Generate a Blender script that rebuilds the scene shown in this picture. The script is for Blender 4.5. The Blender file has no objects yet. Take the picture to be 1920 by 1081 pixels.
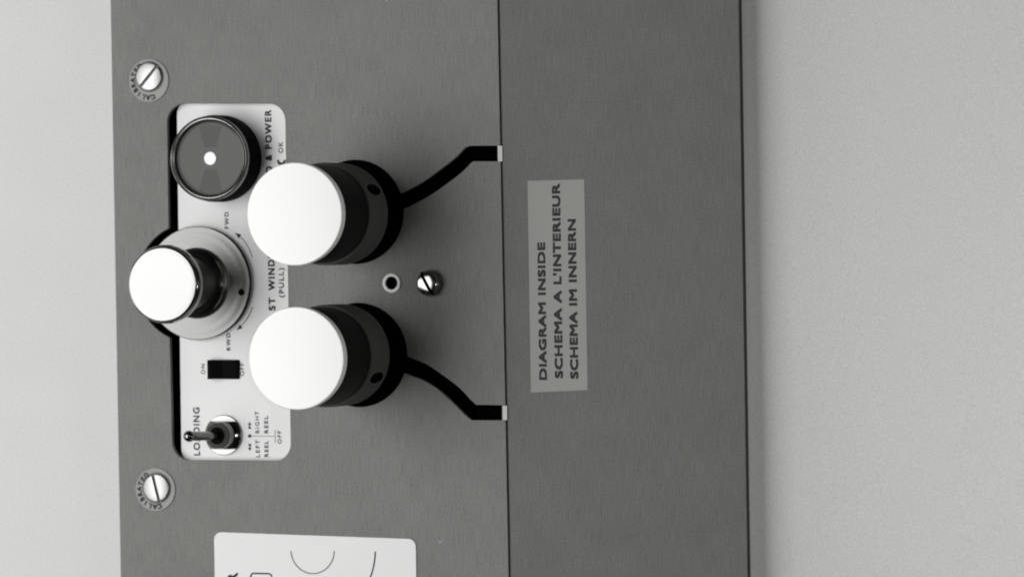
import bpy, bmesh, math
from math import radians as RAD, sin, cos, pi
from mathutils import Vector, Matrix

# ------------------------------------------------------------------ camera, lamps, exposure
SC = bpy.context.scene
U = 0.00025                       # one length unit of the drawing below = 0.25 mm
DIST = 9000.0                     # camera distance in units
TH, PH, RO = RAD(20.0), RAD(0.7), RAD(0.55)

VIEW = Vector((sin(TH) * cos(PH), sin(PH), cos(TH) * cos(PH))).normalized()
r0 = Vector((0, 1, 0)).cross(VIEW).normalized()
u0 = VIEW.cross(r0).normalized()
CR = (r0 * cos(RO) - u0 * sin(RO)).normalized()
CU = (u0 * cos(RO) + r0 * sin(RO)).normalized()
CPOS = VIEW * DIST

cam = bpy.data.cameras.new('camera')
cam.sensor_width = 36.0
cam.lens = 36.0 * DIST / 1920.0
cam.clip_start = 0.05
cam.clip_end = 50.0
cam_ob = bpy.data.objects.new('camera', cam)
SC.collection.objects.link(cam_ob)
mw = Matrix((CR, CU, VIEW)).transposed().to_4x4()
mw.translation = CPOS * U
cam_ob.matrix_world = mw
cam.dof.use_dof = True
cam.dof.focus_distance = (DIST - 70) * U
cam.dof.aperture_fstop = 9.0
SC.camera = cam_ob

world = bpy.data.worlds.new('World')
SC.world = world
world.use_nodes = True
bg = world.node_tree.nodes['Background']
bg.inputs[0].default_value = (1, 1, 1, 1)
bg.inputs[1].default_value = 0.018


def area(name, pos, aim, sx, sy, watts, col=(1, 1, 1)):
    l = bpy.data.lights.new(name, 'AREA')
    l.shape = 'RECTANGLE'
    l.size, l.size_y = sx, sy
    l.energy = watts
    l.color = col
    o = bpy.data.objects.new(name, l)
    SC.collection.objects.link(o)
    o.location = pos
    o.rotation_euler = (Vector(aim) - Vector(pos)).to_track_quat('-Z', 'Y').to_euler()
    return o


KA = RAD(-32)
area('soft_box_lamp', (sin(KA) * 1.15, -0.05, cos(KA) * 1.15), (-0.05, 0, 0), 1.10, 0.62, 12.0)
area('left_fill_light', (-1.5, -0.1, 0.40), (0.1, 0, 0), 0.8, 1.2, 5.0)  # added fill from the left for the long falloff beside the door
FA = RAD(21.2)
area('camera_lamp', (sin(FA) * 2.3, 0.06, cos(FA) * 2.3), (0, 0, 0), 0.06, 0.06, 2.4)
area('right_fill_lamp', (0.58, -0.10, 0.20), (0.15, -0.03, 0), 0.08, 0.08, 0.65)  # made-up lamp low at right, lifts the far wall and adds glints

SC.view_settings.view_transform = 'Standard'
SC.view_settings.look = 'None'
SC.view_settings.exposure = 0.08
SC.view_settings.gamma = 1.0
SC.view_settings.use_curve_mapping = False
SC.render.engine = 'CYCLES'
SC.cycles.pixel_filter_type = 'BLACKMAN_HARRIS'
SC.cycles.filter_width = 1.9
SC.cycles.max_bounces = 8


# ------------------------------------------------------------------ measuring helpers
def at(u, v, z=0.0):
    """where the sight line through photo point (u, v) meets the height z above the panel face"""
    d = -VIEW * DIST + CR * (u - 960.0) + CU * (540.5 - v)
    t = (z - CPOS.z) / d.z
    p = CPOS + d * t
    return Vector((p.x, p.y, z))


def height(x, top):
    """height above the panel of a point seen at `top` on the upright axis that stands at x"""
    lo, hi = -200.0, 600.0
    for _ in range(50):
        m = (lo + hi) / 2
        if at(top[0], top[1], m).x < x:
            lo = m
        else:
            hi = m
    return (lo + hi) / 2


# ------------------------------------------------------------------ materials
def material(name, col, rough=0.5, metal=0.0, spec=0.5, coat=0.0, mottle=0.0, scale=900.0, bump=0.0,
             aniso=0.0, specks=0.0, brush=0.0, cloud=0.35):
    m = bpy.data.materials.new(name)
    m.use_nodes = True
    nt = m.node_tree
    b = nt.nodes['Principled BSDF']
    b.inputs['Base Color'].default_value = (*col, 1)
    b.inputs['Roughness'].default_value = rough
    b.inputs['Metallic'].default_value = metal
    b.inputs['Specular IOR Level'].default_value = spec
    b.inputs['Coat Weight'].default_value = coat
    b.inputs['Coat Roughness'].default_value = 0.08
    if mottle or bump or specks:
        tc = nt.nodes.new('ShaderNodeTexCoord')
        n = nt.nodes.new('ShaderNodeTexNoise')
        n.inputs['Scale'].default_value = scale
        n.inputs['Detail'].default_value = 6
        nt.links.new(tc.outputs['Object'], n.inputs['Vector'])
        n2 = nt.nodes.new('ShaderNodeTexNoise')
        n2.inputs['Scale'].default_value = scale / 28
        n2.inputs['Detail'].default_value = 5
        nt.links.new(tc.outputs['Object'], n2.inputs['Vector'])
        mx = nt.nodes.new('ShaderNodeMath')
        mx.operation = 'MULTIPLY_ADD'
        mx.inputs[1].default_value = cloud
        nt.links.new(n2.outputs['Fac'], mx.inputs[0])
        sc = nt.nodes.new('ShaderNodeMath')
        sc.operation = 'MULTIPLY'
        sc.inputs[1].default_value = 1.0 - cloud
        nt.links.new(n.outputs['Fac'], sc.inputs[0])
        nt.links.new(sc.outputs[0], mx.inputs[2])
        rp = nt.nodes.new('ShaderNodeMapRange')
        rp.inputs[1].default_value, rp.inputs[2].default_value = 0.3, 0.7
        rp.inputs[3].default_value, rp.inputs[4].default_value = 1 - mottle, 1 + mottle
        nt.links.new(mx.outputs[0], rp.inputs[0])
        mul = nt.nodes.new('ShaderNodeVectorMath')
        mul.operation = 'SCALE'
        mul.inputs[0].default_value = col
        nt.links.new(rp.outputs[0], mul.inputs['Scale'])
        out = mul.outputs[0]
        if brush:
            mp = nt.nodes.new('ShaderNodeMapping')
            mp.inputs['Scale'].default_value = (2600, 90, 400)
            nt.links.new(tc.outputs['Object'], mp.inputs['Vector'])
            n3 = nt.nodes.new('ShaderNodeTexNoise')
            n3.inputs['Scale'].default_value = 1.0
            n3.inputs['Detail'].default_value = 4
            nt.links.new(mp.outputs[0], n3.inputs['Vector'])
            r3 = nt.nodes.new('ShaderNodeMapRange')
            r3.inputs[1].default_value, r3.inputs[2].default_value = 0.3, 0.7
            r3.inputs[3].default_value, r3.inputs[4].default_value = 1 - brush, 1 + brush
            nt.links.new(n3.outputs['Fac'], r3.inputs[0])
            m3 = nt.nodes.new('ShaderNodeVectorMath')
            m3.operation = 'SCALE'
            nt.links.new(out, m3.inputs[0])
            nt.links.new(r3.outputs[0], m3.inputs['Scale'])
            out = m3.outputs[0]
        if specks:
            v = nt.nodes.new('ShaderNodeTexVoronoi')
            v.inputs['Scale'].default_value = 55
            nt.links.new(tc.outputs['Object'], v.inputs['Vector'])
            wn = nt.nodes.new('ShaderNodeTexWhiteNoise')
            nt.links.new(v.outputs['Position'], wn.inputs['Vector'])
            # radius of each speck: most cells have none
            rr = nt.nodes.new('ShaderNodeMapRange')
            rr.inputs[1].default_value, rr.inputs[2].default_value = 0.50, 1.0
            rr.inputs[3].default_value, rr.inputs[4].default_value = 0.0, specks
            nt.links.new(wn.outputs['Value'], rr.inputs[0])
            lt = nt.nodes.new('ShaderNodeMath')
            lt.operation = 'LESS_THAN'
            nt.links.new(v.outputs['Distance'], lt.inputs[0])
            nt.links.new(rr.outputs[0], lt.inputs[1])
            mix = nt.nodes.new('ShaderNodeMix')
            mix.data_type = 'RGBA'
            nt.links.new(lt.outputs[0], mix.inputs['Factor'])
            nt.links.new(out, mix.inputs['A'])
            mix.inputs['B'].default_value = (0.42, 0.42, 0.40, 1)
            out = mix.outputs['Result']
        nt.links.new(out, b.inputs['Base Color'])
        if bump:
            bp = nt.nodes.new('ShaderNodeBump')
            bp.inputs['Strength'].default_value = bump
            bp.inputs['Distance'].default_value = 0.0001
            nt.links.new(n.outputs['Fac'], bp.inputs['Height'])
            nt.links.new(bp.outputs['Normal'], b.inputs['Normal'])
    if aniso:
        b.inputs['Anisotropic'].default_value = aniso
        tg = nt.nodes.new('ShaderNodeTangent')
        tg.direction_type = 'RADIAL'
        tg.axis = 'Z'
        nt.links.new(tg.outputs[0], b.inputs['Tangent'])
    return m


M = dict(
    wall=material('pale_wall_paint', (0.62, 0.62, 0.61), 0.8, spec=0.2, mottle=0.11, scale=1300, bump=0.25, cloud=0.06),
    panel=material('grey_hammer_paint', (0.157, 0.1585, 0.1475), 0.55, spec=0.3, mottle=0.22, scale=1150, bump=0.25, specks=0.022, brush=0.17, cloud=0.26),
    door=material('grey_door_paint', (0.110, 0.1115, 0.102), 0.55, spec=0.3, mottle=0.22, scale=1150, bump=0.25, specks=0.024, brush=0.15, cloud=0.26),
    void=material('black_inner_paint', (0.0015, 0.0015, 0.0015), 0.9, spec=0.0),
    plate=material('white_enamel', (0.74, 0.74, 0.735), 0.5, spec=0.3, mottle=0.015, scale=700),
    cap=material('white_cap_plastic', (0.85, 0.85, 0.84), 0.3, spec=0.4),
    black=material('black_plastic', (0.003, 0.003, 0.003), 0.6, spec=0.03),
    body=material('black_roller_rubber', (0.006, 0.0063, 0.0057), 0.55, spec=0.12),
    collar=material('dark_anodised_metal', (0.072, 0.074, 0.069), 0.6, spec=0.08),
    chrome=material('polished_chrome', (0.80, 0.80, 0.79), 0.10, metal=1.0),
    satin=material('turned_aluminium', (0.165, 0.165, 0.16), 0.40, metal=1.0, aniso=0.5),
    bezel=material('bright_bezel_metal', (0.23, 0.23, 0.225), 0.24, metal=1.0),
    dark_chrome=material('dark_chrome', (0.16, 0.16, 0.155), 0.10, metal=1.0),
    stem=material('polished_stem', (0.20, 0.20, 0.195), 0.15, metal=1.0),
    dome=material('bright_screw_metal', (0.21, 0.21, 0.205), 0.15, metal=1.0),
    edge_shade=material('dark_edge_shade', (0.035, 0.035, 0.033), 0.8, spec=0.1),
    ring=material('pale_plated_ring', (0.72, 0.72, 0.70), 0.45, spec=0.5),
    washer=material('zinc_washer', (0.27, 0.275, 0.255), 0.55, spec=0.4, mottle=0.05, scale=1500),
    nickel=material('nickel_screw', (0.27, 0.27, 0.265), 0.38, metal=1.0),
    slot=material('dark_gap_tone', (0.10, 0.10, 0.095), 0.6),
    ink=material('black_print', (0.022, 0.022, 0.020), 0.6, spec=0.2),
    thin_ink=material('thin_grey_print', (0.15, 0.15, 0.14), 0.6, spec=0.2),
    sticker=material('grey_sticker_film', (0.232, 0.235, 0.218), 0.5, spec=0.4, mottle=0.05, scale=1500),
    lens=material('smoked_lens', (0.125, 0.127, 0.117), 0.5, spec=0.12),
    lens_dark=material('lens_wedge_reflection', (0.098, 0.100, 0.092), 0.5, spec=0.12),
    glow=material('white_lens_centre', (0.9, 0.9, 0.9), 0.3),
    lit_edge=material('lit_edge_pale', (0.50, 0.50, 0.48), 0.5),
    hole=material('black_hole', (0.004, 0.004, 0.004), 0.8, spec=0.05),
)


# ------------------------------------------------------------------ mesh helpers (all in drawing units)
class MB:
    """collects shapes into one mesh"""

    def __init__(self):
        self.v, self.f, self.mi, self.sm, self.mats = [], [], [], [], []

    def mid(self, m):
        if m not in self.mats:
            self.mats.append(m)
        return self.mats.index(m)

    def add(self, verts, faces, m, smooth=False):
        o = len(self.v)
        self.v += [Vector(p) for p in verts]
        k = self.mid(m)
        for f in faces:
            self.f.append(tuple(i + o for i in f))
            self.mi.append(k)
            self.sm.append(smooth)

    def lathe(self, prof, m, c=(0, 0, 0), n=96, axis=None, smooth=True):
        """prof: list of (radius, height); turned round +Z (or `axis`) through c"""
        q = Matrix.Identity(3)
        if axis is not None:
            q = Vector(axis).to_track_quat('Z', 'Y').to_matrix()
        c = Vector(c)
        verts, faces = [], []
        rings = []
        for r, h in prof:
            if r <= 1e-6:
                rings.append([len(verts)])
                verts.append(c + q @ Vector((0, 0, h)))
            else:
                rings.append(list(range(len(verts), len(verts) + n)))
                for i in range(n):
                    a = 2 * pi * i / n
                    verts.append(c + q @ Vector((r * cos(a), r * sin(a), h)))
        for A, B in zip(rings, rings[1:]):
            for i in range(n):
                j = (i + 1) % n
                if len(A) == 1 and len(B) == 1:
                    continue
                if len(A) == 1:
                    faces.append((A[0], B[j], B[i]))
                elif len(B) == 1:
                    faces.append((A[i], A[j], B[0]))
                else:
                    faces.append((A[i], A[j], B[j], B[i]))
        self.add(verts, faces, m, smooth)

    def prism(self, pts, z0, z1, m):
        """closed polygon (list of xy, counter-clockwise) raised from z0 to z1"""
        n = len(pts)
        verts = [(p[0], p[1], z0) for p in pts] + [(p[0], p[1], z1) for p in pts]
        faces = [tuple(range(n - 1, -1, -1)), tuple(range(n, 2 * n))]
        faces += [(i, (i + 1) % n, n + (i + 1) % n, n + i) for i in range(n)]
        self.add(verts, faces, m)

    def sheet(self, pts, z, m):
        self.add([(p[0], p[1], z) for p in pts], [tuple(range(len(pts)))], m)

    def stroke(self, pts, w, z, m):
        """a printed line of width w along pts"""
        L, R_ = [], []
        for i, p in enumerate(pts):
            a = pts[max(i - 1, 0)]
            b = pts[min(i + 1, len(pts) - 1)]
            d = Vector((b[0] - a[0], b[1] - a[1])).normalized()
            nrm = Vector((-d.y, d.x)) * (w / 2)
            L.append((p[0] + nrm.x, p[1] + nrm.y, z))
            R_.append((p[0] - nrm.x, p[1] - nrm.y, z))
        k = len(pts)
        self.add(L + R_, [(k + i, k + i + 1, i + 1, i) for i in range(k - 1)], m)

    def mesh(self, me, m, xf=None, smooth=False):
        vs = [(xf @ v.co if xf else v.co.copy()) for v in me.vertices]
        self.add(vs, [tuple(p.vertices) for p in me.polygons], m, smooth)

    def text(self, body, a, b, cap, z, m, space=1.1, bold=0.012):
        """printed text whose baseline runs from photo point a to photo point b on the height z; cap = letter height"""
        me = text_mesh(body, space, 0.0)
        A, B = at(a[0], a[1], z), at(b[0], b[1], z)
        d = (B - A)
        L = d.length
        d.normalize()
        up = Vector((-d.y, d.x, 0))
        x0 = min(v.co.x for v in me.vertices)
        x1 = max(v.co.x for v in me.vertices)
        ch = cap_height()
        k = bold * 2.1 * cap / ch
        shifts = [(0, 0)] if k == 0 else [(-k, -k), (k, -k), (k, k), (-k, k)]
        for n, (sx, sy) in enumerate(shifts):
            vs = [A + d * ((v.co.x - x0) / (x1 - x0) * L + sx) + up * (v.co.y / ch * cap + sy) + Vector((0, 0, n * 0.06))
                  for v in me.vertices]
            self.add(vs, [tuple(p.vertices) for p in me.polygons], m)
        bpy.data.meshes.remove(me)

    def build(self, name, parent=None, origin=(0, 0, 0), sharp=32):
        me = bpy.data.meshes.new(name)
        o = Vector(origin)
        me.from_pydata([((p - o) * U) for p in self.v], [], self.f)
        for m in self.mats:
            me.materials.append(m)
        me.polygons.foreach_set('material_index', self.mi)
        me.polygons.foreach_set('use_smooth', self.sm)
        me.update()
        bm = bmesh.new()
        bm.from_mesh(me)
        for e in bm.edges:
            if len(e.link_faces) == 2 and e.calc_face_angle(0) > RAD(sharp):
                e.smooth = False
        bm.to_mesh(me)
        bm.free()
        ob = bpy.data.objects.new(name, me)
        SC.collection.objects.link(ob)
        if parent is not None:
            ob.parent = parent
            ob.location = (o - Vector(parent['org'])) * U
        else:
            ob.location = o * U
        ob['org'] = tuple(o)
        return ob


def evaluate(ob):
    dg = bpy.context.evaluated_depsgraph_get()
    dg.update()
    return bpy.data.meshes.new_from_object(ob.evaluated_get(dg))


_cap = []


def text_mesh(body, space=1.0, bold=0.0):
    cu = bpy.data.curves.new('lettering', 'FONT')
    cu.body = body
    cu.size = 1.0
    cu.space_character = space
    cu.offset = bold
    cu.resolution_u = 4
    ob = bpy.data.objects.new('lettering', cu)
    SC.collection.objects.link(ob)
    me = evaluate(ob)
    bpy.data.objects.remove(ob)
    bpy.data.curves.remove(cu)
    return me


def cap_height():
    if not _cap:
        me = text_mesh('H')
        _cap.append(max(v.co.y for v in me.vertices))
        bpy.data.meshes.remove(me)
    return _cap[0]


def cutout(outer, holes, z0, z1, bevel=0.8):
    """mesh of a plate with openings: outer and holes are closed lists of xy"""
    cu = bpy.data.curves.new('outline', 'CURVE')
    cu.dimensions = '2D'
    cu.fill_mode = 'BOTH'
    for ring in [outer] + holes:
        s = cu.splines.new('POLY')
        s.points.add(len(ring) - 1)
        for p, q in zip(s.points, ring):
            p.co = (q[0], q[1], 0, 1)
        s.use_cyclic_u = True
    cu.extrude = (z1 - z0) / 2 - bevel
    cu.bevel_depth = bevel
    cu.bevel_resolution = 1
    cu.offset = -bevel
    ob = bpy.data.objects.new('outline', cu)
    SC.collection.objects.link(ob)
    me = evaluate(ob)
    bpy.data.objects.remove(ob)
    bpy.data.curves.remove(cu)
    for v in me.vertices:
        v.co.z += (z0 + z1) / 2
    return me


def minus(a, b):
    """mesh of MB a with MB b cut away"""
    obs = []
    for q in (a, b):
        me = bpy.data.meshes.new('cut')
        me.from_pydata([tuple(p) for p in q.v], [], q.f)
        me.update()
        bm = bmesh.new()
        bm.from_mesh(me)
        bmesh.ops.remove_doubles(bm, verts=bm.verts, dist=1e-4)
        bmesh.ops.recalc_face_normals(bm, faces=bm.faces)
        bm.to_mesh(me)
        bm.free()
        o = bpy.data.objects.new('cut', me)
        SC.collection.objects.link(o)
        obs.append(o)
    md = obs[0].modifiers.new('b', 'BOOLEAN')
    md.operation = 'DIFFERENCE'
    md.solver = 'EXACT'
    md.object = obs[1]
    me = evaluate(obs[0])
    for o in obs:
        bpy.data.objects.remove(o)
    return me


def circle(c, r, n=96, a0=0.0, a1=2 * pi, closed=True):
    k = n if closed else n + 1
    return [(c[0] + r * cos(a0 + (a1 - a0) * i / n), c[1] + r * sin(a0 + (a1 - a0) * i / n)) for i in range(k)]


def rounded(pts, rad, n=10):
    """polygon with rounded corners; rad = one radius or one per corner"""
    out = []
    k = len(pts)
    rs = rad if isinstance(rad, (list, tuple)) else [rad] * k
    for i in range(k):
        p = Vector(pts[i][:2])
        a = Vector(pts[i - 1][:2])
        b = Vector(pts[(i + 1) % k][:2])
        d1, d2 = (a - p).normalized(), (b - p).normalized()
        r = rs[i]
        if r <= 0:
            out.append(tuple(p))
            continue
        ang = d1.angle(d2)
        t = r / math.tan(ang / 2)
        cc = p + (d1 + d2).normalized() * (r / sin(ang / 2))
        s, e = p + d1 * t - cc, p + d2 * t - cc
        a0 = math.atan2(s.y, s.x)
        da = math.atan2(e.y, e.x) - a0
        while da > pi:
            da -= 2 * pi
        while da < -pi:
            da += 2 * pi
        for j in range(n + 1):
            q = a0 + da * j / n
            out.append((cc.x + r * cos(q), cc.y + r * sin(q)))
    return out


def smooth_path(pts, n=5):
    """points joined by a smooth curve (the path is kept where it was measured)"""
    out = []
    for i in range(len(pts) - 1):
        p0 = Vector(pts[max(i - 1, 0)][:2])
        p1, p2 = Vector(pts[i][:2]), Vector(pts[i + 1][:2])
        p3 = Vector(pts[min(i + 2, len(pts) - 1)][:2])
        for j in range(n):
            t = j / n
            q = 0.5 * ((2 * p1) + (p2 - p0) * t + (2 * p0 - 5 * p1 + 4 * p2 - p3) * t * t
                       + (3 * p1 - p0 - 3 * p2 + p3) * t ** 3)
            out.append(tuple(q))
    out.append(tuple(Vector(pts[-1][:2])))
    return out


def area2(p):
    return sum(p[i - 1][0] * p[i][1] - p[i][0] * p[i - 1][1] for i in range(len(p)))


def ccw(p):
    return list(p) if area2(p) > 0 else list(reversed(p))


def cw(p):
    return list(reversed(ccw(p)))


def note(ob, label):
    ob['label'] = label
    return ob


# ------------------------------------------------------------------ setting: the pale wall behind the panel
WALL = -27.0
wb = MB()


def wall_z(x):
    """flat behind the panel, then bent back and forward again, shaped to grade the light"""
    x0 = 436.0  # bend added for the falloff of light beside the door
    if x <= x0:
        return WALL
    t = min(x - x0, 900.0)
    k = 190.0
    return WALL - 0.55 * k * (1 - math.exp(-t / k)) + 0.12 * (t - k * (1 - math.exp(-t / k))) + 0.12 * (x - x0 - t)


xs = [-4500, -2000, 0, 300, 370] + [400, 420] + [436 + 20 * i for i in range(46)] + [1400, 1700, 2600]
rows = [-3200, -1600, 0, 1600, 3200]
n = len(xs)
wb.add([(x, y, wall_z(x)) for y in rows for x in xs],
       [(j * n + i, j * n + i + 1, (j + 1) * n + i + 1, (j + 1) * n + i) for j in range(len(rows) - 1) for i in range(n - 1)],
       M['wall'], smooth=True)
wall = wb.build('backdrop', origin=(0, 0, WALL), sharp=60)
wall['kind'] = 'structure'

# ------------------------------------------------------------------ the control panel (one thing)
root = bpy.data.objects.new('control_panel', None)
SC.collection.objects.link(root)
root['label'] = 'grey metal control panel with white capped rollers, switches and a stickered door'
root['category'] = 'control panel'
root['org'] = (0.0, 0.0, 0.0)


def line_x(p, q, y):
    return p[0] + (q[0] - p[0]) * (y - p[1]) / (q[1] - p[1])


# -- front panel
PT = 10.0
lt, lb = (207.5, 20), (226.0, 1070)
st, sb = (933.0, 20), (953.5, 1070)
TOPY, BOTY = -260, 1420
outer = [at(line_x(lt, lb, BOTY), BOTY), at(line_x(st, sb, BOTY), BOTY),
         at(line_x(st, sb, TOPY), TOPY), at(line_x(lt, lb, TOPY), TOPY)]
outer = rounded([(p.x, p.y) for p in outer], 8)

# opening over the label plate, with a round bay on its edge for the big knob
oc = [at(313.0, 194.3), at(534.0, 194.3), at(545.3, 863.5), at(323.3, 862.0)]
opening = rounded([(p.x, p.y) for p in oc], [36, 34, 34, 36])
opening = ccw(opening)
kc = at(357.0, 530.0)
KR = 114.0


def inside(p, poly):
    r = False
    for i in range(len(poly)):
        (x1, y1), (x2, y2) = poly[i - 1], poly[i]
        if (y1 > p[1]) != (y2 > p[1]) and p[0] < (x2 - x1) * (p[1] - y1) / (y2 - y1) + x1:
            r = not r
    return r


bay = [p for p in circle(kc, KR, 360, pi / 2, pi / 2 + 2 * pi) if not inside(p, opening) and p[0] < kc.x]
# `bay` runs down the outside of the opening; splice it into the straight left edge (which ccw order walks downwards)
k_cut = max(range(len(opening)), key=lambda i: (Vector(opening[i]) - Vector(opening[i - 1])).length
            if opening[i][0] < kc.x and opening[i - 1][0] < kc.x else 0)
opening_full = opening[:k_cut] + bay + opening[k_cut:]

# roller holes with their threading slots
RC1, RC2 = at(666.0, 397.0), at(672.5, 665.0)
HR = 98.5


def keyhole(c, up, lo):
    U1 = smooth_path([at(*p) for p in up[:-2]]) + [tuple(at(*p).xy) for p in up[-2:]]
    L1 = [tuple(at(*p).xy) for p in lo[:2]] + smooth_path([at(*p) for p in lo[2:]])
    a_up = math.atan2(U1[0][1] - c.y, U1[0][0] - c.x)
    a_lo = math.atan2(L1[-1][1] - c.y, L1[-1][0] - c.x)
    if a_lo > a_up:
        a_lo, a_up = a_up, a_lo
    arc = circle(c, HR, 96, a_lo, a_up - 2 * pi, closed=False)
    return U1 + L1 + arc


slot1 = keyhole(RC1, [(762, 357.5), (792, 341.5), (825, 318), (852, 297), (868, 281), (872, 276.8), (881, 273.6), (932.6, 273.3)],
                [(932.6, 302.3), (887, 302.3), (883, 305.5), (862.5, 325.5), (827, 352), (800, 369.7), (773, 384), (758, 391)])
slot2 = keyhole(RC2, [(762, 667.5), (774, 672), (801.4, 683.5), (833, 705), (861.6, 727), (881.6, 748.5), (893, 758.4), (941.0, 759.2)],
                [(941.0, 787), (884.5, 787), (880, 784), (867.3, 772.4), (841.5, 747), (815.7, 725.5), (790, 710.8), (767, 702.5)])
FER = at(735.0, 530.3)
me = cutout(ccw(outer), [cw(opening_full), cw(slot1), cw(slot2), cw(circle(FER, 14.0, 48))], -PT, 0.0)
b = MB()
b.mesh(me, M['panel'])
front = b.build('front_panel', root)
note(front, 'grey painted front panel with black slots and openings')

# -- inner box behind the sheet metal: what the slots look into
b = MB()
xl = at(line_x(lt, lb, 540), 540).x + 45
xr = at(1395, 540).x - 190
b.prism([(xl, -830), (xr, -830), (xr, 830), (xl, 830)], WALL + 0.5, -26, M['void'])
q = [at(line_x(st, sb, BOTY) + .3, BOTY), at(line_x(st, sb, BOTY) + 4.5, BOTY), at(line_x(st, sb, TOPY) + 4.5, TOPY), at(line_x(st, sb, TOPY) + .3, TOPY)]
b.prism([(p.x, p.y) for p in q], -25.5, -5.0, M['slot'])  # strip added in the seam gap to give it a dark grey tone
b.build('chassis', root, (0, 0, -26))

# -- pale blocks at the slot ends stand in for the light-struck door edge
for q in ((934.2, 942.4, 273.4, 302.6), (943.4, 951.4, 760.0, 786.6)):
    b = MB()
    p = [at(q[0], q[3]), at(q[1], q[3]), at(q[1] - .4, q[2]), at(q[0] - .4, q[2])]
    b.prism([(w.x, w.y) for w in p], -6.0, 1.6, M['lit_edge'])
    b.build('lit_edge_block', root, tuple(p[0]))

# -- door (right hand leaf) with its sticker
dt, db = (937.8, 20), (958.4, 1070)
rt, rb = (1385.4, 20), (1401.8, 1070)
dl = [at(line_x(dt, db, BOTY), BOTY), at(line_x(rt, rb, BOTY), BOTY),
      at(line_x(rt, rb, TOPY), TOPY), at(line_x(dt, db, TOPY), TOPY)]
me = cutout(ccw(rounded([(p.x, p.y) for p in dl], 8)), [], -20.0, 0.0, 1.2)
b = MB()
b.mesh(me, M['door'])
door = note(b.build('door', root), 'plain grey door with a sticker')
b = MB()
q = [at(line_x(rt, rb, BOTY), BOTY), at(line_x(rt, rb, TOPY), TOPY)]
b.prism([(q[0].x + .3, q[0].y), (q[0].x + 0.6, q[0].y), (q[1].x + 1.6, q[1].y), (q[1].x + .3, q[1].y)], -12.0, -1.0, M['edge_shade'])  # dark strip stands for the shaded edge and gap beside the door
b.build('edge_shade_strip', door, tuple(q[1]))

b = MB()
sk = [at(995.7, 735.3), at(1102.0, 730.6), at(1095.6, 336.0), at(989.2, 339.0)]
b.prism([(p.x, p.y) for p in sk], 0.05, 0.5, M['sticker'])
TZ = 0.75
b.text('DIAGRAM INSIDE', (1024.6, 710.8), (1021.0, 455.0), 13.2, TZ, M['ink'], 1.06, 0.026)
b.text("SCHEMA A L'INTERIEUR", (1054.6, 707.6), (1048.8, 344.6), 13.8, TZ, M['ink'], 1.06, 0.026)
b.text('SCHEMA IM INNERN', (1083.6, 708.6), (1078.4, 411.5), 13.8, TZ, M['ink'], 1.06, 0.026)
note(b.build('sticker', door, tuple(sk[3])), 'grey sticker printed DIAGRAM INSIDE in three languages')

# -- white label plate sunk behind the opening
PZ = -16.0
b = MB()
pc = [at(331.5, 189, PZ), at(560, 189, PZ), at(568, 869, PZ), at(340.5, 867, PZ)]
b.prism(ccw(rounded([(p.x, p.y) for p in pc], [26, 26, 26, 26])), PZ - 6, PZ, M['plate'])
z = PZ + 0.3
K = M['ink']
b.text('POWER', (509.2, 278.6), (508.0, 206.6), 12.2, z, K, 1.25, 0.018)
b.text('&', (509.6, 300.6), (509.4, 290.8), 12.2, z, K, 1.0, 0.018)
b.text('O', (510.2, 326.5), (510.0, 312.0), 12.2, z, K, 1.0, 0.018)
b.text('OK', (531.0, 286.6), (530.4, 266.2), 9.6, z, K, 1.2, 0.006)
b.text('FWD', (429.0, 428.2), (428.2, 397.6), 8.0, z, K, 1.35, 0.014)
b.text('RWD', (432.0, 656.4), (431.4, 624.0), 7.6, z, K, 1.35, 0.014)
b.text('ON', (384.4, 700.8), (384.0, 682.0), 7.6, z, K, 1.3, 0.008)
b.text('OFF', (457.6, 704.0), (457.0, 680.2), 8.0, z, K, 1.2, 0.010)
b.text('LOADING', (374.8, 852.8), (373.6, 763.4), 12.4, z, K, 1.2, 0.012)
b.text('RIGHT', (486.4, 811.2), (485.2, 770.4), 7.8, z, K, 1.3, 0.010)
b.text('REEL', (502.8, 811.2), (502.2, 779.2), 7.6, z, K, 1.3, 0.014)
b.text('LEFT', (487.2, 856.2), (486.4, 824.2), 7.8, z, K, 1.3, 0.010)
b.text('REEL', (503.2, 855.4), (502.8, 826.0), 7.6, z, K, 1.3, 0.014)
b.text('OFF', (527.8, 830.6), (527.2, 807.0), 7.6, z, K, 1.3, 0.008)
b.text('ST', (515.8, 581.2), (515.4, 557.8), 12.4, z, K, 1.25, 0.018)
b.text('FA', (516.2, 613.5), (516.0, 589.0), 12.4, z, K, 1.25, 0.018)
b.text('WINDING', (515.2, 543.4), (513.4, 449.0), 12.4, z, K, 1.25, 0.018)
b.text('(PULL)', (532.4, 556.8), (531.6, 502.4), 9.8, z, K, 1.25, 0.012)


def P(u, v, zz=None):
    q = at(u, v, z if zz is None else zz)
    return (q.x, q.y)


# lamp symbol beside OK: a dark cup holding a clear disc
c = at(527.6, 301.5, z)
ring_o = circle(c, 9.0, 24, pi * 0.93, pi * 2.07, closed=False)
ring_i = circle((c.x, c.y + 1.2), 4.6, 24, pi * 2.02, pi * 0.98, closed=False)
b.sheet(ccw(ring_o + ring_i), z, K)
# reel selector key
b.sheet(circle(at(468.2, 816.6, z), 3.4, 24), z, K)
b.stroke([P(469, 816.6), P(516.6, 817.2)], 1.1, z + .1, M['thin_ink'])
b.stroke([P(516.2, 829.6), P(515.8, 805.2)], 1.1, z + .2, M['thin_ink'])
for yb, yt in ((803, 796.5), (796.6, 789.8)):
    b.sheet(ccw([P(464.6, yb), P(471.4, yb), P(468.0, yt)]), z + .05, K)
for yb, yt in ((831.5, 838), (838, 844.8)):
    b.sheet(ccw([P(465.0, yb), P(471.8, yb), P(468.4, yt)]), z + .05, K)
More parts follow.
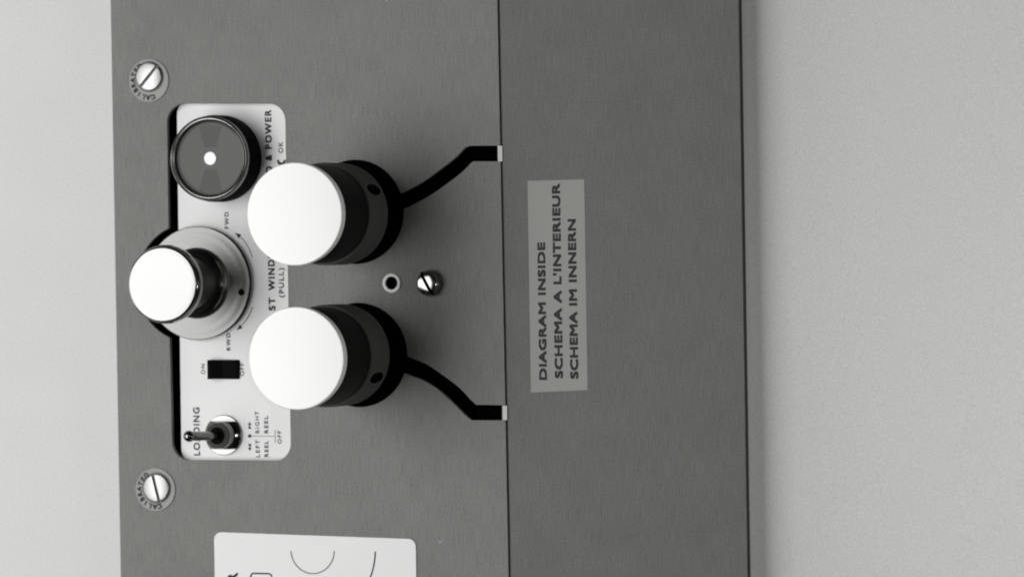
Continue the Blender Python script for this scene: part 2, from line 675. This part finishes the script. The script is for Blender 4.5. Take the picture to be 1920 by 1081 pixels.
# winding arrows
for pts, tip in (([(473.2, 481.5), (467.5, 467), (459.5, 453.5), (451.5, 444.5)], (440.6, 436.2)),
                 ([(473.8, 575.2), (467.5, 590), (460, 601.5), (453.5, 610)], (443.2, 618.8))):
    b.stroke(smooth_path([P(*p) for p in pts]), 1.5, z + .1, K)
    t = Vector(P(*tip))
    e = Vector(P(*pts[-1]))
    d = (e - t).normalized()
    nn = Vector((-d.y, d.x))
    b.sheet(ccw([tuple(t), tuple(t + d * 13 + nn * 4.6), tuple(t + d * 13 - nn * 4.6)]), z + .05, K)
note(b.build('label_plate', root, tuple(pc[0])), 'white printed plate behind the knobs and switches')

# -- round pilot lamp
LB = at(416.0, 297.5, PZ)
LH = 64.0
b = MB()
b.lathe([(83, 0), (83, LH - 26), (81.5, LH - 22), (80, LH - 10)], M['black'], LB)
lamp = note(b.build('pilot_lamp', root, tuple(LB)), 'round lamp button with a smoked face and white centre')
b = MB()
b.lathe([(80.5, LH - 10.5), (80.8, LH - 4), (79.5, LH - 1), (78, LH), (76.8, LH - .6), (76.2, LH - 3), (75.2, LH - 3.2),
         (74.6, LH - 1.2), (73.4, LH - .4), (72.2, LH - 1.0), (71.6, LH - 4), (71.4, LH - 12)], M['collar'], LB, n=128)
b.mats[0] = M['bezel']
b.build('bezel', lamp, tuple(LB))
b = MB()
b.lathe([(71.0, LH - 12), (70, LH - 9.5), (67.5, LH - 8.0), (66, LH - 8.6), (65, LH - 9.4), (0, LH - 9.4)], M['lens'], LB, n=128)
for s in (1, -1):
    w = [(-12, 21 * s), (12, 21 * s), (24, 60 * s), (12, 62.5 * s), (0, 63.4 * s), (-12, 62.5 * s), (-24, 60 * s)]
    b.sheet(ccw([(LB.x + x, LB.y + y) for x, y in w]), LB.z + LH - 9.2, M['lens_dark'])  # dark parts of the hourglass reflection, painted as wedges
b.build('lens', lamp, tuple(LB))
b = MB()
b.lathe([(12.6, LH - 9.3), (12.6, LH - 8.4), (11.8, LH - 7.6), (0, LH - 7.2)], M['glow'], LB, n=48)
b.build('lens_centre', lamp, tuple(LB))

# -- big winding knob: disc, waisted stem, cap
KB = at(375.5, 530.4, PZ)
KH = height(KB.x, (304.2, 533.4)) - PZ
kx = KB.copy()
DZ = 15.0
b = MB()
b.lathe([(105, 0), (107.5, 1.0), (108.5, DZ - 3)], M['black'], kx, n=128)
prof = [(108.5, DZ - 3), (108.8, DZ - 1.2), (107.6, DZ), (100, DZ + .4), (97, DZ + .1), (88, DZ + .2), (86, DZ + .6), (82, DZ + .5), (76, DZ + .8), (70, DZ + 1.0)]
b.lathe(prof, M['satin'], kx, n=160)
fl = []
for i in range(19):                                   # concave flare up to the stem
    a = i / 18 * pi / 2
    fl.append((70.0 - 17 * sin(a), DZ + 1.0 + 40 * (1 - cos(a))))
fl += [(53.2, DZ + 60), (53.5, KH - 52), (55, KH - 44), (58.5, KH - 35), (63, KH - 28), (66, KH - 25), (68, KH - 23.4)]
dot = at(452.5, 547.5, PZ + DZ + .7)
b.lathe([(6.6, DZ + .3), (6.6, DZ + .8), (0, DZ + .8)], M['hole'], (dot.x, dot.y, kx.z), n=32)
knob = note(b.build('winding_knob', root, tuple(KB)), 'large polished knob with a round disc skirt')
b = MB()
b.lathe(fl[:7], M['satin'], kx, n=160)
b.lathe(fl[6:], M['stem'], kx, n=160)
b.build('stem', knob, tuple(KB))
b = MB()
rim = [(66, KH - 23.6), (72, KH - 23), (74.4, KH - 21.5)]
for i in range(9):
    a = i / 8 * pi / 2
    rim.append((68.0 + 6.6 * cos(a), KH - 14 + 13.7 * sin(a)))
b.lathe(rim, M['stem'], kx, n=160)
b.lathe([(68.0, KH - .3), (67.2, KH), (60, KH + .05), (0, KH + .1)], M['cap'], kx, n=128)
b.build('cap', knob, tuple(KB))

# -- rocker switch
b = MB()
a0, a1 = at(393.5, 692.0, PZ), at(449.5, 692.0, PZ)
rx0, rx1, ry = a0.x, a1.x, a0.y
b.prism(rounded([(rx0, ry - 18.5), (rx1, ry - 18.5), (rx1, ry + 18.5), (rx0, ry + 18.5)], 2.5, 4), PZ - 2, PZ + 3, M['black'])
rock = note(b.build('rocker_switch', root, (rx0, ry, PZ)), 'small black rocker switch between ON and OFF')
b = MB()
sec = [(rx0 + 2, 3.2), (rx0 + 2, 17), (rx0 + 8, 18), (rx0 + 30, 9), (rx1 - 8, 6), (rx1 - 3, 5), (rx1 - 2, 3.2)]
yw = [18.5, 18.5, 18.2, 16.4, 16.2, 16.0, 16.0]
n = len(sec)
vs = [(x, ry - w, PZ + h) for (x, h), w in zip(sec, yw)] + [(x, ry + w, PZ + h) for (x, h), w in zip(sec, yw)]
fs = [tuple(range(n)), tuple(range(2 * n - 1, n - 1, -1))] + [(i, n + i, n + (i + 1) % n, (i + 1) % n) for i in range(n)]
b.add(vs, fs, M['black'])
b.build('rocker', rock, (rx0, ry, PZ))

# -- toggle switch: flanged cone nut with two flats, bushing, bat lever
TB = at(420.0, 814.8, PZ)
b = MB()
b.lathe([(37.5, 0), (38.6, 1), (38.6, 3), (37.6, 4), (20, 4)], M['nickel'], TB, n=96)
tog = note(b.build('toggle_switch', root, tuple(TB)), 'chrome toggle switch with its lever pointing outward')
cone = MB()
cone.lathe([(0, 3.5), (37.4, 3.5), (37.2, 5), (32.6, 9.6), (28.2, 14.2), (26.0, 18), (25.0, 30), (24, 31), (0, 31)], M['chrome'], TB, n=128)
blk = MB()
for s in (1, -1):
    y0, y1 = TB.y + s * 26.5, TB.y + s * 60
    blk.prism(ccw([(TB.x - 60, y0), (TB.x + 60, y0), (TB.x + 60, y1), (TB.x - 60, y1)]), TB.z + 2, TB.z + 50, M['chrome'])
me = minus(cone, blk)
b = MB()
b.mesh(me, M['dark_chrome'], smooth=True)
b.build('nut', tog, tuple(TB))
b = MB()
b.lathe([(24, 30.8), (24, 33.5), (23.2, 34.2), (21.2, 34.2), (20.6, 32.6), (19.4, 32.6), (18.8, 34.8), (17.2, 35), (16.6, 34.2), (16.4, 31.2)], M['collar'], TB, n=96)
b.lathe([(16.5, 31.6), (0, 31.6)], M['hole'], TB, n=48)
b.build('bushing', tog, tuple(TB))
tip = at(354.6, 817.2, PZ + 118)
foot = TB + Vector((0, 0, 32))
ax = (tip - foot)
LL = ax.length
b = MB()
prof = [(7.0, 0), (8.8, 10), (8.8, LL - 16), (8.4, LL - 9)]
for i in range(13):
    a = RAD(-40) + RAD(130) * i / 12
    prof.append((10.8 * cos(a) if i < 12 else 0, LL + 10.8 * sin(a)))
b.lathe(prof, M['dark_chrome'], foot, n=48, axis=ax)
b.build('lever', tog, tuple(foot))

# -- the two guide rollers
RH = height(RC1.x, (553.0, 401.0))
RC0 = height(RC1.x, (641.0, 397.5))         # underside of the collar
RR = 93.8


def roller(c, hole_angle):
    c = Vector((c.x, c.y, RC0))
    H = RH - RC0
    zc = 90.0
    b = MB()
    b.lathe([(58, -RC0 - 40), (58, -6), (62, -3), (86, -2), (86, 1.0)], M['void'], c)
    b.lathe([(89.2, zc - 2), (89.2, zc + 4), (90.4, zc + 8), (90.8, H - 30), (90.2, H - 25), (91.5, H - 19)], M['body'], c, n=128)
    r = b.build('roller', root, tuple(c))
    col = MB()
    col.lathe([(0, 0), (91.5, 0), (93.6, 1.5), (94.2, 5), (94.2, zc - 4), (93.4, zc - 1.5), (91.5, zc), (0, zc)], M['collar'], c, n=128)
    hd = Vector((cos(hole_angle), sin(hole_angle), 0))
    td = Vector((-hd.y, hd.x, 0))
    cut = MB()
    o = c + Vector((0, 0, 46))
    n = 40
    ring = [td * (11.5 * cos(2 * pi * i / n)) + Vector((0, 0, 31 * sin(2 * pi * i / n))) for i in range(n)]
    cut.add([o + hd * 70 + p for p in ring] + [o + hd * 120 + p for p in ring],
            [tuple(range(n - 1, -1, -1)), tuple(range(n, 2 * n))] + [(i, (i + 1) % n, n + (i + 1) % n, n + i) for i in range(n)], M['hole'])
    me = minus(col, cut)
    b = MB()
    b.mesh(me, M['collar'], smooth=True)
    kh = b.mid(M['hole'])
    for i, f in enumerate(b.f):                      # shade inside the screw hole, painted black on its bore
        ps = [b.v[k] - c for k in f]
        if len(f) < 60 and all(abs(p.z - 46) < 31.5 and p.dot(hd) > 60 and abs(p.dot(td)) < 11.7 for p in ps) and min(p.xy.length for p in ps) < 92:
            b.mi[i] = kh
    b.build('collar', r, tuple(c))
    b = MB()
    ins = []
    for d, f in ((70.5, .98), (84, .98), (84, .5), (78, .45)):
        ins += [o + hd * d + p * f for p in ring]
    b.add(ins, [(k * n + i, k * n + (i + 1) % n, (k + 1) * n + (i + 1) % n, (k + 1) * n + i) for k in range(3) for i in range(n)]
          + [tuple(range(3 * n, 4 * n))], M['hole'])
    b.build('grub_screw_shade', r, tuple(c))  # black and near the surface, to paint the shade of the hole
    b = MB()
    b.lathe([(91.2, H - 19.2), (92.8, H - 17.5), (93.4, H - 14), (93.4, H - 4), (92.9, H - 1.4), (91.6, H), (88, H + .4), (0, H + .6)], M['cap'], c, n=160)
    b.build('cap', r, tuple(c))
    return r


P1, P2 = at(665.0, 401.0), at(668.2, 662.8)
roll = roller(P1, RAD(28))
roll.scale = (1.016, 1.016, 1.0)
note(roll, 'white capped black roller nearest the pilot lamp')
r2 = roll.copy()
SC.collection.objects.link(r2)
r2.location = Vector((P2.x, P2.y, RC0)) * U
r2.rotation_euler.z = RAD(-54)
for ch in roll.children:
    q = ch.copy()
    SC.collection.objects.link(q)
    q.parent = r2
note(r2, 'white capped black roller nearest the toggle switch')

# -- ferrule socket and round head screw between the rollers
b = MB()
b.lathe([(13.8, -14), (12.0, -13), (12.0, 2.6), (12.6, 3.6), (14.0, 4.0), (17.0, 3.6), (18.4, 2.4), (18.8, 0.05)], M['ring'], FER, n=64)
b.lathe([(12.0, -12), (0, -12)], M['hole'], FER, n=48)
b.lathe([(11.95, 1.8), (11.9, -11.9)], M['hole'], FER, n=48)
note(b.build('ferrule', root, tuple(FER)), 'small metal ring socket between the rollers')


def slotted(c, prof, ang, w, depth, mat, mat_slot, name, parent, org):
    """a turned screw head with a straight slot across it"""
    c = Vector(c)
    top = max(p[1] for p in prof)
    fl = top - depth
    hd = MB()
    hd.lathe(prof, mat, (0, 0, 0), n=96)
    b = MB()
    dn = Vector((-sin(ang), cos(ang), 0))
    dd = Vector((cos(ang), sin(ang), 0))
    for s in (1, -1):
        me = bpy.data.meshes.new('half')
        me.from_pydata([tuple(p) for p in hd.v], [], hd.f)
        bm = bmesh.new()
        bm.from_mesh(me)
        bmesh.ops.remove_doubles(bm, verts=bm.verts, dist=1e-4)
        bmesh.ops.bisect_plane(bm, geom=bm.verts[:] + bm.edges[:] + bm.faces[:], plane_co=dn * (s * w / 2), plane_no=dn * s,
                               clear_inner=True, dist=1e-5)
        bm.to_mesh(me)
        bm.free()
        b.mesh(me, mat, Matrix.Translation(c), smooth=True)
        bpy.data.meshes.remove(me)
        # wall of the slot, following the outline of the head
        pr = [(r, h) for r, h in prof if r > w / 2 and h >= fl - 1e-6]
        R0 = max(p[0] for p in prof)
        pts = [(math.sqrt(max(R0 * R0 - w * w / 4, 0)), fl)] + [(math.sqrt(r * r - w * w / 4), h) for r, h in pr]
        ring = pts + [(-x, h) for x, h in reversed(pts)]
        b.add([c + dn * (s * w / 2) + dd * x + Vector((0, 0, h)) for x, h in ring], [tuple(range(len(ring)))], mat_slot)
    R0 = max(p[0] for p in prof) - .3
    q = [c + dd * (x * R0) + dn * (y * w / 2) + Vector((0, 0, fl + .01)) for x, y in ((-1, -1), (1, -1), (1, 1), (-1, 1))]
    b.add(q, [(0, 1, 2, 3)], mat_slot)
    return b.build(name, parent, org, sharp=25)


DS = at(807.0, 530.6)
dome = [(24.0, 0.05), (24.6, 1.0), (24.6, 5.0), (24.2, 9.0), (23.2, 13.0), (21.6, 17.0), (19.6, 20.2), (17.6, 22.2), (16.8, 22.6), (16.0, 22.8), (10, 23.05), (0, 23.15)]
note(slotted(DS, dome, RAD(-61), 6.4, 8.0, M['dome'], M['black'], 'round_head_screw', root, tuple(DS)),
     'shiny domed slotted screw beside the ring socket')


# -- stamped washers with their screws
def ring_text(b, body, c, r, a0, a1, cap, z, m):
    n = len(body)
    ch = cap_height()
    for i, t in enumerate(body):
        me = text_mesh(t, 1.0, 0.0)
        a = a0 + (a1 - a0) * i / (n - 1)
        up = Vector((cos(a), sin(a), 0))
        dr = Vector((sin(a), -cos(a), 0))
        xm = (min(v.co.x for v in me.vertices) + max(v.co.x for v in me.vertices)) / 2
        k = cap / ch
        vs = [Vector((c[0], c[1], z)) + up * (r - cap / 2 + v.co.y * k) + dr * ((v.co.x - xm) * k) for v in me.vertices]
        for j, (sx, sy) in enumerate(((-.7, -.7), (.7, -.7), (.7, .7), (-.7, .7))):
            b.add([v + up * sy + dr * sx + Vector((0, 0, .06 * j)) for v in vs], [tuple(p.vertices) for p in me.polygons], m)
        bpy.data.meshes.remove(me)


def washer(wc, hc, ang, label):
    W = at(*wc)
    b = MB()
    b.lathe([(41.4, 0.05), (41.6, 1.8), (40.8, 2.6), (0, 2.6)], M['washer'], W, n=96)
    ring_text(b, 'CALIBRATED', W, 33.2, RAD(-74), RAD(-236), 8.6, 2.85, M['ink'])
    Hc = at(hc[0], hc[1], 6)
    Hc.z = 2.7
    b.lathe([(30.4, 0), (26, 0.02)], M['slot'], Hc, n=64)          # shadow gap round the head, painted as a flat dark ring
    w = note(b.build('washer', root, tuple(W)), label)
    slotted(Hc, [(26.6, 0.1), (26.4, 4.0), (25.6, 5.0), (24.6, 5.4), (0, 5.5)], ang, 6.2, 4.2,
            M['nickel'], M['slot'], 'screw', w, tuple(Hc))
    return w


washer((279.8, 151.0), (279.0, 143.8), RAD(48), 'stamped washer and slotted screw near the pilot lamp')
washer((292.2, 916.8), (293.0, 914.0), RAD(-75.5), 'stamped washer and slotted screw near the toggle switch')

# -- film path diagram plate running out of the picture
DPZ = 2.2
b = MB()
dp = [at(402.0, 996.2), at(780.0, 1009.6), at(786.0, 1390), at(409.0, 1390)]
b.prism(ccw(rounded([(p.x, p.y) for p in dp], 15)), 0.05, DPZ, M['plate'])
z = DPZ + 0.3
c = at(586.0, 1030.5, z)
b.stroke(circle(c, 44.5, 40, RAD(182), RAD(359), closed=False), 2.2, z, M['thin_ink'])
b.stroke(smooth_path([P(703.6, 1033), P(702.6, 1048), P(699.6, 1064), P(694.4, 1081), P(686.5, 1099), P(675, 1116)]), 2.8, z, K)
rr = rounded([P(470.5, 1130), P(510.6, 1130), P(509.4, 1074.6), P(470.0, 1073.4)], 7)
b.stroke(rr + [rr[0], rr[1]], 3.0, z, K)
b.text('R', (445.6, 1090.0), (445.2, 1072.8), 20.5, z, K, 1.0, 0.012)
note(b.build('diagram_plate', root, tuple(dp[0])), 'white plate with a printed film path diagram')

for o in list(bpy.data.objects):
    if 'org' in o:
        del o['org']
